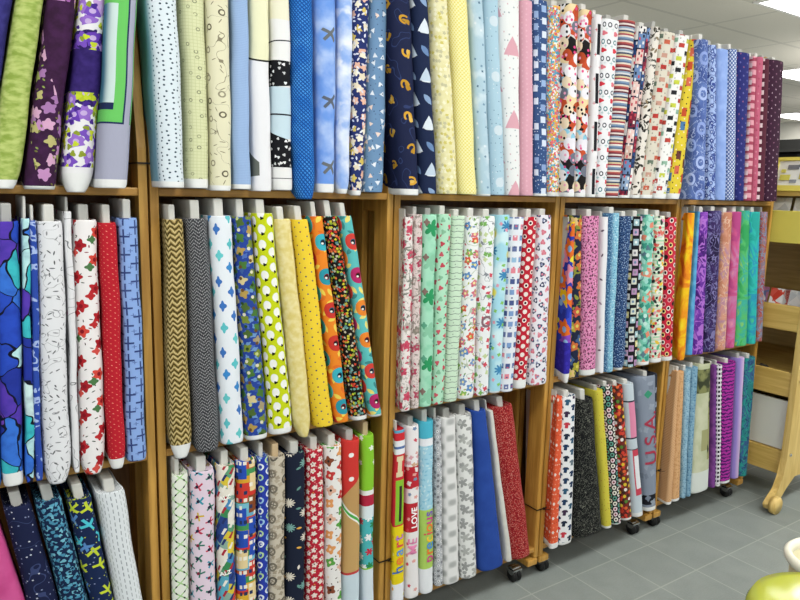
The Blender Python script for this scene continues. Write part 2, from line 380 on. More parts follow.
#BOLTS-BEGIN
def again(it,r,hh,yy,tp,bt):
    xlt,xrt,xlb,xrb=it[:4]; z0=SHELF[r]; yp=yy+.012
    def pair(a,b,py,z):
        if py is None: return (x_at(a,yp,z),z),(x_at(b,yp,z),z)
        p,q=on_y(a,py,yp),on_y(b,py,yp); return (p.x,p.z),(q.x,q.z)
    (tl,tz),(tr,_)=pair(xlt,xrt,tp,z0+hh); (bl_,bz),(br,_)=pair(xlb,xrb,bt,z0)
    def ext(t_,b_,z): return b_+(t_-b_)*(z-bz)/(tz-bz)
    return ext(tl,bl_,z0),ext(tr,br,z0),ext(tl,bl_,z0+hh),ext(tr,br,z0+hh)
def row(r,h,y0,top,bot,items,**kw):
    """items: left/right columns at the top and at the bottom, pattern, label; top/bot: picture row, or None for the real top/bottom"""
    for it in items:
        xlt,xrt,xlb,xrb,pat,label=it[:6]; o=dict(kw); o.update(it[6] if len(it)>6 else {})
        yy=o.pop('y0',y0)+random.uniform(-.006,.005); z0=SHELF[r]; hh=o.pop('h',h); bay=o.pop('bay',None); hh+=random.uniform(-.009,.003); o['ch']=o.get('ch',.03)*random.uniform(.7,1.05)
        tp=o.pop('top',top); bt=o.pop('bot',bot)
        l0,r0,l1,r1=again(it,r,hh,yy,tp,bt)
        g=.0009
        if bay is not None:
            lo_,hi_=(bay-1)*W+.0245,bay*W-.0245+(.02 if bay==4 else 0)
            if r=='A': 
                if min(l0,l1)<lo_-.004 or max(r0,r1)>hi_+.004: o['d']=.135; yy-=.03; l0,r0,l1,r1=again(it,r,hh,yy,tp,bt)
            lc=0 if r=='A' else max(0,lo_-min(l0,l1)+.002); rc_=0 if r=='A' else max(0,max(r0,r1)-hi_+.002)
            mxn=max(0,min(r0-l0,r1-l1)-.02)
            o['lc']=min(lc,mxn); o['rcl']=min(rc_,mxn)
            if lc>mxn and r!='A': l0+=lc-mxn; l1+=lc-mxn; r0+=(lc-mxn)*.5; r1+=(lc-mxn)*.5; o['lc']=min(mxn,lc)
        bolt(r,hh,(l0+r0)/2,(l1+r1)/2,max(.014,r0-l0-2*g),max(.014,r1-l1-2*g),yy,pat,label,**o)
def H(x): return hx(x)
# ---- patterns used more than once
def tick(c,col,s,seed=0.,r=.0012,el=.35,dens=1): return sc(c,[col] if isinstance(col,str) else col,s,r,el=el,seed=seed,dens=dens)
def mottle(a,b,s=30.,d=4.,sv=1): return bl(H(a),b,s,.5,.18,d,sv=sv)
def p_pansy():
    c=mix(ss(noise(T.u,T.v,60.,4.),.2,.8),'2A1A5C','3D2A78')
    m=ab(T.v-.25)+noise(T.u,T.v,40.)*.05<.105; c=mix(m,'EEEDEE',c)
    for s0,lo,hi in ((0.,.045,.20),(3.,.29,.44)):
        d=sc(c,['6A3FB5','9A6FD0','C9A0E0','D8DC30','B8C830','7A50C0'],34.,.0165,'petal',5,seed=s0,ctr='C8B0E0',dens=.9)
        d=sc(d,['C8D832','4A2A90','8F9E30'],70.,.006,'petal',3,seed=s0+2,dens=.5)
        c=mix((T.v>lo)*(T.v<hi),c,d)
    return c
def p_plum():
    c=mottle('351836','44204A',50.); w=(ma('SINE',T.v*14.+T.u*40.)>.1)
    d=sc(c,['C48FC0','D8A8C8','9FA860','A878B0','BFB878'],42.,.0115,'petal',5,dens=.6); d=sc(d,['8A9A50','70703A'],70.,.004,'leaf',dens=.4,seed=4.)
    c=mix(w,c,d); e=sc(c,['E0C070','C890C8','A060A8','C8C060'],45.,.013,'petal',5,seed=8.); return mix(T.v>.38,c,e)
def p_frame():
    c=H('A9ABBF'); V=T.v>.135
    d=mix(ss(T.u,-.045,-.018),'4E86A0','CFE3E0'); d=mix((T.u>-.008),d,'6CC664'); d=mix(T.v<.165,d,'6CC664'); d=mix((T.v<.18)*(T.v>.165)*(T.u<-.008),d,'1F2E55'); d=mix((ab(T.v-.40)<.012),d,'6CC664'); d=mix((T.u>.008)*(T.u<.0115),d,'1F2E55'); d=mix(T.v<.139,d,'1F2E55')
    c=mix(V*(T.u<.0115),c,d); c=mix(V*(T.u>.031),c,'7CCB74'); return mix(V*(T.u>.028)*(T.u<.031),c,'2A4A50')
def p_dots(bg,fg,s=.016,r=.0017,**k): return lambda: gr(H(bg),[fg] if isinstance(fg,str) else fg,s,s*.8,r,jit=s*.4,**k)
def p_script(bg,fg,s=9.,k=9.,w=.012,extra=None):
    def f():
        c=contour(H(bg),fg,s,w,3.,k=k,dist=.6); 
        return extra(c) if extra else c
    return f
def p_bird():
    c=H('F4ECF0'); return c
def p_whitecabin():
    c=H('EDEDF0'); c=rc(c,'EEEDC8',.315,.9); c=mix(ab(T.v-.315-T.u*T.u*4)<.0022,c,'2A2A28'); 
    m=(T.u<(-.010))*(ab(T.v-.05+T.u*.3)<(.012+T.u*-.4)); return mix(m,c,'6A6F68')
def p_blocks():
    c=H('EEEEEC'); k=sc(H('15161A'),['F2F2F2','D8D8D8'],75.,.0035,'petal',3,dens=.5)
    c=mix((T.v>.26+T.u*.15)*(T.v<.322),c,k); c=rc(c,'C8DEE8',.13,.258); c=mix(ab(T.v-.19)<.002,c,'23272E')
    c=mix((T.v>.058)*(T.v<(.132-T.u*.35)),c,k); c=mix(ab(T.v-.37-T.u*.1)<.0015,c,'33363A'); c=rc(c,'EFECD2',.42,.9); return mix(ab(T.v-.03)<.001,c,'55585C')
def p_crosshatch():
    c=mix(ss(noise(T.u,T.v,25.,3.),.3,.7),'2A78CC','4C9CE4'); k=.0095
    c=mix((ab(fr((T.v+T.u)/k)-.5)<.2),c,'0E3F8C'); return mix((ab(fr((T.v-T.u)/k)-.5)<.17),c,'12509E')
def p_planes():
    c=bl(H('6E9BE6'),'BFD3F5',11.,.55,.15,4.); c=gr(c,['5D6470','6A6F72'],.07,.17,.022,'plane',rot=.7,off=.03,offv=.02); return c
def p_sky(): return bl(bl(H('8FB2EE'),'E8F0FC',12.,.5,.13,5.),'F6F8FC',20.,.62,.1)
def p_cats():
    c=sc(H('3A5586'),['8FB0D8','DDE6F4'],95.,.0018,dens=.5); c=gr(c,['DCE6F6','9DB8E0','8FA8D4','DCE6F6'],.028,.038,.0085,'sq',el=.85,off=.012,jit=.006,dens=.8); return c
def p_confetti():
    c=bl(H('F2D8DC'),'F6EEC8',13.,.5,.1); c=sc(c,['F08890','F4C850','5FBFD0','E8687C','F6F6F6','F09A70','7FC8C8'],150.,.0046,el=.35); return sc(c,['E86070','F8F8F4','E8C048','58A8C8'],170.,.003,el=.4,seed=5.,dens=.7)
def p_blobs():
    c=sc(H('D9D7D6'),['1A1718','C8502E','1C1A1C','F0D8A8','8FCDE6'],21.,.032,'petal',4,rnd=.8); c=sc(c,['F4F2F4','F2DFC0','B84A28','6E7484','EDEBF2'],24.,.019,seed=3.,rnd=.7); c=sc(c,['F4A8C4','17161A','E44A8A'],60.,.0045,seed=1.,dens=.5); return c
def p_bikes():
    c=gr(H('EFEFF2'),['2E3440','3E7E86','2E3440'],.026,.056,.0085,'ring',stag=0); c=gr(c,['D83848','E07884'],.05,.056,.013,'petal',3,el=1.7,stag=0,offv=.028,off=.01); return gr(c,['7FB8B8','C8D8D8'],.026,.056,.006,'cross',stag=0,offv=.014,off=.013)
def p_mstripe(): return st(['E8DCD4','7A2F3E','B85A54','E4D8C8','5A7090','7F98B4','E8E2D8','A84450','DCC8A0','3E4C66','D8D8D8','8FA4BC','6A3440'],.075)
def p_patch():
    c=gr(H('27304A'),['E8C8C0','F0EDEA','8FA8C8','7A2038','2A4A80','D8B8A8','EDEAE6','6E8CB8'],.034,.056,.0155,'sq',el=.62); c=gr(c,['1E2436','C84858','E8E4E0'],.015,.023,.0036,'sq',el=.7,jit=.006); return c
def p_branchy(bg,fg,s=20.): return lambda: sc(contour(H(bg),fg[0],s,.05,3.,k=4.,dist=1.),fg,44.,.0105,'leaf',dens=.6)
def p_cars(bg,cols):
    def f():
        c=gr(H(bg),cols,.034,.044,.0135,'sq',el=1.7,jit=.008,dens=.9); c=gr(c,['2A2C30','3A3D40'],.016,.021,.0028,'ring',dens=.6,jit=.005); return gr(c,[bg],.032,.042,.0035,'sq',el=1.3,jit=.008)
    return f
def p_paisley():
    c=contour(bl(H('3A4E8E'),'6A84C4',9.,.5,.2),'B4C4E8',22.,.022,3.,k=5.,dist=1.2); return gr(c,['AFC0EC','8FA4DC'],.05,.13,.024,'ring',off=.03,offv=.05)
def p_medal():
    c=contour(H('A9BEEA'),'3A5098',20.,.05,2.,k=5.,dist=.8); return gr(c,['34488E','5068A8'],.022,.034,.009,'petal',8,ctr='C8D6F2')
def p_lattice_b():
    k=.016; a=fr((T.v+T.u)/k); b=fr((T.v-T.u)/k); m=(ab(a-.5)<.2)+(ab(b-.5)<.2); return mix(mn(m,1.0),'DDE6F4','4E68A4')
def p_block2(a,b): 
    return lambda: gr(st([a,a,b,b,b],.034),['F0DCE0','E8C8D0'],.05,.034,.009,'sq',stag=0)
def p_butter(ks=0.):
    def f():
        n=nn('ShaderNodeTexVoronoi',voronoi_dimensions='2D'); put(n,'Vector',xyz(T.u*17.+ks+noise(T.u,T.v,9.,seed=4.)*1.5,T.v*14.+noise(T.u,T.v,14.)*2.)); put(n,'Scale',1.); R,G,B=sep(S(n.outputs['Color']))
        d=nn('ShaderNodeTexVoronoi',voronoi_dimensions='2D',feature='DISTANCE_TO_EDGE'); put(d,'Vector',xyz(T.u*17.+ks+noise(T.u,T.v,9.,seed=4.)*1.5,T.v*14.+noise(T.u,T.v,14.)*2.)); put(d,'Scale',1.)
        c=pick(R,['2A4FC4','3EC0C8','BFEBEC','5A3CB4','3A78DC','7A4AC0','D6F2F0','2538A0']); c=mix(ss(noise(T.u,T.v,40.,3.),.4,.75)*.4,c,'1B2A80')
        return mix(S(d.outputs['Distance'])<.03,c,'0E1224')
    return f
def p_rose():
    c=tick(H('F1EDEC'),['3A4A38','8A3038','4A3A38'],75.,r=.0035,el=3.,dens=.45); c=gr(c,['B8242C','D8483C','A81E28'],.036,.066,.0135,'petal',5,jit=.012,ctr='8A1420'); return gr(c,['C02C30','4E7A4A','D85048'],.036,.066,.0085,'petal',4,jit=.012,off=.011,offv=.016)
def p_crosses():
    c=gr(H('8EAEE6'),['34467E','3E5088'],.024,.042,.0135,'cross',el=.8); return gr(c,['5A70AC'],.02,.038,.0045,'cross',off=.01,offv=.0)
def p_zigG():
    t=T.v+ab(fr(T.u/.017)-.5)*.020+noise(T.u,T.v,60.)*.012; return pick(fr(t/.0135),['B8A064','D8C690','8E7A3C','3A2E16','6E5C2C'])
def p_knit():
    c=mix(ss(noise(T.u,T.v,120.,2.),.4,.6),'34363A','5A5C60'); c=mix(.5,c,'2A2C30'); t=T.v+ab(fr(T.u/.02)-.5)*.022; c=mix((fr(t/.0085)<.36)*(fr(T.u/.0033+t*60.)<.6),c,'A8A8AA'); return c
def p_ikat(): return gr(H('EAF0F6'),['3E76C4','5FC4CC','3E8CD0','68CCD0'],.026,.062,.0078,'petal',4,el=.62,jit=.009)
def p_jungle():
    c=sc(H('28459A'),['6E98C8','4E6EB8','3A5A9A'],50.,.008,'petal',4,el=1.6); c=gr(c,['7A8C34','B89A50','4A7838','A89A78','D8C890','4E6A30'],.026,.036,.0125,'petal',4,el=1.2,rot='rand',jit=.006); return gr(c,['E0DCC0','6A4A28','C8D088','2E4A1E'],.024,.031,.0045,jit=.006,off=.004)
def p_sheep():
    c=gr(H('C9D616'),['F5F5F0'],.023,.040,.0095,'dot',el=.78); c=gr(c,['18180F'],.023,.040,.0042,'petal',3,off=-.003,offv=.0125); return c
def p_dots3(): return gr(H('F4D23A'),['2E3868','7A3848','3A4678'],.0145,.024,.0021)
def p_poppy(bg,cols,extra):
    def f():
        c=sc(H(bg),extra,40.,.013,'leaf',dens=.7); c=gr(c,cols,.048,.095,.0232,'dot',off=.018); c=gr(c,['1F5C78','8A1828'],.048,.095,.0085,off=.018); return gr(gr(c,['15171C'],.048,.095,.0058,off=.019),['F4F0E4'],.048,.095,.003,off=.0215,offv=.003)
    return f
def p_millef(): 
    c=sc(H('16120F'),['D84830','6FA8A0','D0C830','E8783C','8CB038','C8C0A8'],120.,.0036,'petal',5,dens=.72); return sc(c,['C83828','588888','A8A038'],80.,.0042,'petal',5,seed=4.,dens=.35)
def p_vine(bg,ln_,cols,s=34.,r=.010,k=4.): 
    def f():
        c=sc(H(bg),[ln_,bg],150.,.0028,'arc'); c=contour(c,ln_,s*.6,.045,2.,k=k,dist=.8); c=sc(c,cols,s*.8,r*1.35,'petal',5,dens=.7,ctr=cols[1]); return sc(c,[ln_]+cols[:2],s*1.7,r*.65,'leaf',dens=.6,seed=3.)
    return f
def p_mint():
    c=bl(H('A9E2C4'),'8FD4B0',20.,.55,.1); c=gr(c,['2F9860','8CCAA8'],.05,.105,.027,'star',5,off=.025,offv=.02); return gr(c,['8A6F68','5FA888'],.04,.105,.010,'petal',4,off=-.003,offv=.055)
def p_barb():
    c=H('CFE8CE'); w=ma('SINE',T.u*250.)*.0012; t=T.v+w; return gr(mix(ab(fr(t/.0185)-.5)*.0185<.0008,c,'4A6058'),['3E5450'],.02,.037,.0026,'cross')
def p_garden(cols,s=38.,r=.0095,bg='F0F3F1',lnc='B8C4B0'):
    return lambda: sc(sc(contour(H(bg),lnc,12.,.012,2.,k=5.),cols,s*.85,r*1.35,'petal',5,dens=.6,ctr='F4E8A0'),['6FA050','A8B850','7090B8','C86070'],s*1.8,.0055,'leaf',dens=.55,seed=6.)
def p_linecirc():
    c=contour(H('EFF2F3'),'8A9098',16.,.016,3.,k=6.); c=sc(c,['D85060','7FB860','C8D8A0'],50.,.0075,'petal',4,dens=.45); return gr(c,['8A6A74'],.2,.5,.019,'ring',off=.1,offv=.0)
def p_aqua():
    c=bl(H('A8DCEC'),'D4F0F4',9.,.52,.06,2.); c=bl(c,'E4DC60',9.,.64,.02,1.,seed=4.); c=gr(c,['3E88B8'],.05,.16,.02,'star',9,off=.02); return sc(c,['88C860','E8A0B0'],40.,.006,'petal',4,dens=.4)
def p_tinsq(): return gr(gr(H('E9EEF5'),['7FA0D0','E88A9A','6A78A8','98C0E0','4A5A90'],.024,.036,.0085,'sq',stag=0),['4A5A80','E8E8F0','D86078'],.022,.034,.0035,'sq',stag=0,el=1.6)
def p_redring(): return gr(gr(H('C21F34'),['F4EDE6'],.019,.030,.0078,'ring'),['F4EDE6','2A1A28'],.019,.030,.0042)
def p_paws(): return sc(gr(gr(H('ECEBF2'),['3E4A6E','D87888','4A4A5E','2E3A5E'],.024,.036,.0092,'petal',3,rot='rand',jit=.008),['E08A9A','E8E8F0'],.024,.036,.004,off=.0,jit=.008),['E8A0AC','8A90B0'],60.,.0045,'petal',3,dens=.4)
def p_bigfl(): 
    c=sc(H('2A3CB0'),['F2C81E','E8702A','8A4AC0','F0E040','E890A8','3850D0'],17.,.036,'petal',6,ctr='8FB8E8',rnd=.8); return mix(T.v<.14,c,sc(H('32289E'),['3A30B0'],50.,.006))
def p_darkfl(): return sc(contour(H('1F2640'),'8A9038',14.,.05,2.,k=4.),['A8A038','D0703C','E0C080','5E7038','C85848','3E5A8A'],27.,.0185,'petal',5,dens=.75,ctr='D8C860')
def p_leop(bg,fg,s=85.,r=.0052): return lambda: sc(H(bg),fg,s,r,'arc',el=1.2)
def p_small(bg,fg,s=130.,r=.002,k='dot'): return lambda: sc(H(bg),fg,s,r,k)
def p_bsq(): return gr(gr(H('17171C'),['D8DCCB','C8A8C8','A8C8D0','D8D090','E0E0DC','B890B8'],.029,.038,.0118,'sq',el=.95,jit=.005),['6A8AA8','F2F2EC','8A8A94'],.029,.038,.0055,'dot',jit=.005)
def p_mintdots(): return gr(sc(H('7CCBB2'),['3E9A88','E88A70','A8E0D0','5A7A88'],42.,.0125,'petal',4),['C8ECE2','A0DCD0'],.026,.034,.0085,jit=.004,dens=.6)
def p_multi(): return sc(sc(st(['A8D8B0','F0EDE0','C8E0C8','E8E0D0'],.026),['E07868','F0C840','5AB088','2E3A38','E8A0B8'],38.,.014,'leaf'),['2A2E30','F4F0E8','D84848'],60.,.0065,seed=3.,dens=.5)
def p_redface(): return gr(gr(H('CE2A44'),['F4E8E0','F0D890','2A1C1E','E8A0A8'],.024,.032,.0098,'dot',jit=.005),['1F1718','1F1718','7A1828'],.024,.032,.0058,jit=.005)
def batik(cols,s=9.,ln_=None,ls=22.,w=.06,sv=1,seed=0.):
    def f():
        n=noise(T.u,T.v*sv,s,4.,1.2,seed=seed); c=C(cols[0]); N=len(cols)
        for i in range(1,N):
            t=.32+.36*i/N; c=mix(ss(n,t-.05,t+.05),c,cols[i])
        if ln_: c=contour(c,ln_,ls,w,2.,k=5.,dist=1.)
        return c
    return f
def p_const(): return sc(contour(H('1A2144'),'3A4672',8.,.006,2.,k=5.),['D8DCE8','8A94B8'],80.,.0016,dens=.6)
def p_vleaf(bg,a,b,s=90.): return lambda: sc(H(bg),[a,b],s,.0055,'leaf')
def p_planes2(): return sc(sc(H('17284F'),['4FC8D8','C8D838','5A8CC8','3E6AB0'],27.,.0175,'plane',dens=.85),['8A98C0','C8D838'],90.,.0015,dens=.5)
def p_dash(): return gr(H('E4E9EC'),['8E979C','9FA8AC'],.009,.018,.0048,'sq',el=.0+5.)if 0 else gr(H('E4E9EC'),['8E979C','A4ACB0'],.0085,.017,.0009,'sq',el=.17)
def p_lat():
    k=.036; a=fr((T.v+T.u)/k); b=fr((T.v-T.u)/k); A=ab(a-.5); B=ab(b-.5); c=mix(mx(A<.06,B<.06),'ECEFE2','A8D48E')
    c=mix((A*2.0+(.5-B))<.20,c,'1A1A1E'); return mix((B*2.0+(.5-A))<.20,c,'1A1A1E')
def p_birds(): return gr(gr(H('E8D5E4'),['2E7A68','C83A58','3A9AB0','D8B82A','2E7A68'],.026,.040,.0125,'plane',5,rot='rand',jit=.004),['2A2A40','8A2840'],.026,.040,.0045,'dot',jit=.004,off=.004)
def p_colour():
    c=st(['3F8E58','4A8EC0','8FB0A0','E0C840','5FA078'],.15,'d'); c=gr(c,['F0EADC','3F9A50','2E4A90','D84838','5FB0C8','E8D048'],.040,.085,.019,'sq',el=.55,rot=.5,jit=.006); return gr(c,['F4F0E4','2A3A70','B03040'],.017,.03,.0035,'sq',el=.4,rot=.5)
def p_houses():
    c=st(['7CC4D8','3E8A50','D83A2E','D84034','E0A830','4A9A58','C85A38','6AB4D0'],.155); c=gr(c,['2A52B8','D83A2E','F0D8A0','8A4A28','E8B838','D84034'],.044,.064,.020,'sq',el=.8,jit=.006,stag=.5); return gr(c,['F6F0E0','F6F0E0','2A3A60'],.0125,.021,.0040,'sq',el=.75,stag=0,dens=.6)
def p_bluering(): return gr(gr(H('2B3FA8'),['E8F0F4','9FC8E8','B8D8A0'],.023,.032,.0095,'ring',rot='rand',jit=.004),['E8F0F4','8AC0E0'],.021,.027,.0026,jit=.004)
def p_cycle(): return gr(gr(sc(H('CFC5B2'),['A89C88','B8AC98'],60.,.006,'petal',4),['7A7264','5E584E','8A8070'],.036,.046,.013,'ring',jit=.006),['8A8070','6A6458'],.036,.046,.009,'cross',rot='rand',jit=.006)
def p_navyfl(): return gr(gr(H('1A2236'),['E8E0D0','7FB0A8','E8E0D0'],.046,.075,.0185,'star',11,el=1.3,dens=.7),['E8B050','6A9A90','EDE6DA'],.046,.060,.007,'leaf',off=.02,offv=.02,rot='rand')
def p_redfl(): return gr(gr(sc(H('BE2438'),['6A1824','E0A8A8'],90.,.0025,'leaf'),['F0E2D8'],.019,.024,.0075,'petal',5,rot='rand',jit=.006),['3A1A20','D89838'],.018,.022,.002,jit=.006)
def p_kids(): return gr(gr(sc(H('F1EEEA'),['6A5A50','3A3634'],70.,.0035,'leaf',dens=.4),['E8A060','C83A38','5FA848','8A4A30','E8B8A0'],.036,.046,.0145,'petal',4,rot='rand',jit=.008,dens=.85),['F0D8C0','2E2A28'],.036,.046,.004,jit=.008)
def p_santa():
    c=H('D23A34'); c=gr(c,['F4EFEA'],.05,.075,.007,off=.03,offv=.01); c=mix(T.v<(.455+T.u*1.),c,'C29A62'); c=mix(T.v<(.36-T.u*.9),c,H('C9A368')); c=mix(ab(T.v-.355+T.u*1.1)<.011,c,st(['F0F0E8','4FB050'],.02,'d')); c=rc(c,'CFE0E8',-.1,.17); return mix(ab(T.v-.173)<.004,c,'C84848')
def p_green():
    c=H('8CCB35'); c=sc(c,['F2F5F0','5AA828'],22.,.009,'star',5,dens=.5); c=rc(c,'F2F2F0',.41,.425); c=rc(c,'B82A44',.375,.41); c=rc(c,'E2EEF2',.335,.375)
    d=sc(H('4FB8BC'),['F2F5F5','2E8A50','C83048','F2F5F5'],30.,.013,'star',6); c=mix((T.v<.335)*(T.v>.17),c,d); return rc(c,'DDE9F0',-.1,.165)
def p_heart():
    c=H('F0D81E'); c=rc(c,'EFF1F6',-.1,.075); c=gr(c,['E8A83C','F4E870'],.05,.06,.006); c=rc(c,'D22E38',.275,.9); c=mix((T.v>.28)*(T.v<.43)*(T.u>-.012)*(T.u<.02),c,'8FC838'); c=mix((T.v>.29)*(T.v<.41)*(T.u>0.)*(T.u<.008),c,'3A2A28')
    c=mix((ab(T.v-.475)<.028)*(ab(T.u)<.006)+(ab(ab(T.v-.475)-.026)<.008)*(ab(T.u)<.011)>.5,c,'E8D8B0'); c=rc(c,'F0F0F4',.515,.56); c=mix(ab(T.v-.537)<.004,c,'5A78B0'); c=rc(c,'D22E38',.56,.585); return mix(T.v>.585,c,'5FA8C8')
def p_love():
    c=H('F2EEEE'); c=rc(c,'C42C38',.385,.47); c=rc(c,'C42C38',.235,.335,-.05,.012); c=mix((T.v>.385)*(T.v<.47),c,sc(c,['F0E8E8','2E2A30','F0E8E8'],45.,.009,'petal',4,dens=.6)); c=sc(c,['E8A8A0','7A90B0','D8485A'],40.,.006,'petal',5,dens=.35); return mix((ab(T.v-.48)<.02),c,sc(H('F2EEEE'),['E0A8B0','D8B090'],60.,.007,'petal',4))
def p_prec():
    c=H('A8D8EA'); c=sc(c,['8AC8E0','C8E8F0'],70.,.006,'leaf'); c=rc(c,'EFF2F5',-.1,.09); c=rc(c,'B4D868',.09,.30); c=rc(c,'F0F2F6',.52,.545); return rc(c,'4FB8D0',.545,.9)
def p_greydot(): return mix(ss(ma('SINE',T.v*110.)*ma('COSINE',T.u*90.),-.2,.9),'ECECEA','B4B6B4')
def p_stars(): return gr(gr(H('E9EAE7'),['9EA09E','B4B6B2'],.038,.052,.019,'star',5,rot='rand',jit=.008),['A4A6A4','C0C2BE'],.03,.05,.008,'petal',2,off=.01,offv=.025)
def p_orange(): return gr(gr(gr(H('E8603C'),['F0A080'],.016,.058,.004,'tri',stag=0),['F6E8DC'],.022,.058,.006,'petal',6,stag=0,offv=.02),['F4C8B0','C8482C'],.009,.058,.0022,'sq',stag=0,offv=.04)
def p_shirts(): return gr(H('F0F1F3'),['1E3A5E','C83A4A','2E5A78','6A7C88','3E2A48','1E2A40'],.029,.044,.0135,'shirt',rot=.15,jit=.003)
def p_circ(): return gr(gr(H('221A20'),['F2EEE2','5FA090','F0D8E0'],.0215,.024,.0098,'dot',stag=.5),['2A2024','7A2A38'],.0215,.024,.0045,stag=.5)
def p_fruit(): return gr(sc(H('7A2A26'),['5A3A28','D84838','3E2A24'],60.,.008,'petal',4),['E8C838','D84030','F0E8E0','5A8A38','E86A38'],.022,.028,.0075,'dot',rot='rand',jit=.008)
def p_truck():
    c=H('C9D6DE'); c=rc(c,'E890B0',.36,.52,-.016,.02); c=rc(c,'D0485A',.10,.31,-.014,.026); c=rc(c,'EDEFF2',.13,.28,-.008,.02)
    b=(T.u<.022)*((ab(T.v-.36)<.003)+(ab(T.v-.52)<.003)+(ab(T.v-.31)<.002)); return mix(b>.5,c,'1E2A3A')
def p_usa():
    c=H('8A94A4'); c=rc(c,'1C1E26',.03,.075); c=mix(T.u>.027,c,'2A2E38'); return sc(mix((ab(T.u+.012)+ab(T.v-.53)*1.2)<.022,c,'3E9A78'),['9AA4B2','7C8696'],30.,.014,'petal',4,dens=.3)
def p_panel():
    c=bl(H('D4D6B8'),'BFC4A0',8.,.5,.1,3.); c=mix((T.v>.475)*(T.v<.585)*(T.u<.03),c,bl(H('8A8E5C'),'3E4430',18.,.5,.08)); c=rc(c,'A8A878',.20,.30,-.015,.03); c=mix((T.u>.022)*(T.v>.15),c,bl(H('A0A070'),'3A3E2C',14.,.52,.04)); return rc(c,'DDE3DC',-.1,.10)
def p_bwstr(): return mix((ab(fr(T.v/.021+.2)-.5)<.27)*(ab(fr(T.u/.016)-.5)<.36),'EAE6EC','221A28')
def p_tiger(): return contour(H('B02FA0'),'4A1660',20.,.1,1.,k=3.,dist=.3) if 0 else mix(ab(fr(T.v/.017+noise(T.u,T.v,45.,2.)*1.6)-.5)<.2,'B233A0','4A1866')

# ======================= top row
g=dict(ch=.024)
row('A',.61,-.05,0,180,[
 (-24,12,-66,-13,lambda:mottle('2E2A6E','3E3A86',50.),'navy purple fabric, topmost at the left edge of the photo'),
 (16,44,-14,20,lambda:mix(ss(noise(T.u,T.v*2.,45.,4.),.3,.7),'8FA848','C4D27E'),'mottled moss green fabric on the top shelf at far left',dict(hem=.016,pouch=.3,droop=.01)),
 (46,76,24,57,p_plum,'dark plum fabric with pink and green blossom sprays',dict(hem=.006,droop=.01)),
 (78,106,60,95,p_pansy,'white and deep purple fabric with large violet pansies',dict(hem=.034,pouch=.45,droop=.015)),
 (107,138,97,129,p_frame,'grey panel fabric with green, navy and teal framed border',dict(hem=.018,droop=.004)),
],bay=0,**g)
row('A',.61,-.05,0,186,[
 (146,178,160,186,lambda:mix(ss(T.u,-.05,-.022),'7FAEC4',p_dots('DDE8EE','3E5060',.0135,.0021)()),'very pale blue fabric with tiny dark dots',dict(hem=.014)),  # teal fold at left, its shadow side painted in by the colour blend
 (180,205,187,210,lambda:sc(ln(ln(H('DADDB0'),'C2C79A',.0075,.0009),'C6CA9E',.0075,.0009,'u'),['8A8E70','A4A884'],55.,.0042,'ring',dens=.4),'pale sage fabric with a fine grid and faint numbers',dict(hem=.022)),
 (206,230,211,232,lambda:tick(contour(sc(H('E6E2C2'),['6A6450','9A947C'],30.,.0075,'ring',dens=.35),'8E8870',10.,.0035,2.,k=7.),['8A846C'],60.,r=.006,el=6.,dens=.3),'cream fabric with thin brown sketch lines and scissors-like loops',dict(hem=.012,droop=.005)),
 (231,248,233,251,lambda:ln(H('9DB9E0'),'93AFD8',.004,.001,'v'),'plain light blue fabric on the top shelf',dict(hem=.012)),
 (249,269,252,272,p_whitecabin,'white fabric turning cream above a thin dark line',dict(droop=.004)),
 (270,290,273,293,p_blocks,'white fabric with black speckled blocks and a pale blue band'),
 (291,313,294,316,p_crosshatch,'bright blue fabric with woven crosshatch print',dict(droop=.022,pouch=.3)),
 (314,337,317,335,p_planes,'sky blue fabric printed with small grey aeroplanes',dict(hem=.022,droop=.004)),
 (338,353,336,349,p_sky,'light blue fabric with white clouds',dict(hem=.012,pouch=.4,droop=.006)),
 (353,370,350,363,lambda:sc(sc(H('26346E'),['E8DCC0','E8B8A0','F0E8D0','D8C060'],46.,.0095,'petal',5,dens=.8),['E4E8F0','D8D8E4'],70.,.0055,'leaf',seed=3.,dens=.7),'navy fabric crowded with cream and peach flowers',dict(hem=.012,droop=.01,pouch=.3)),
 (371,388,364,384,lambda:sc(sc(H('6F93B8'),['E8EEF4','DDE4EC','F0D8C8'],42.,.0085,'tri',dens=.7),['3A5074','5A7898'],60.,.0018,dens=.6,seed=4.),'dusty blue fabric with tiny white boats and marks',dict(hem=.0)),
],bay=1,**g)
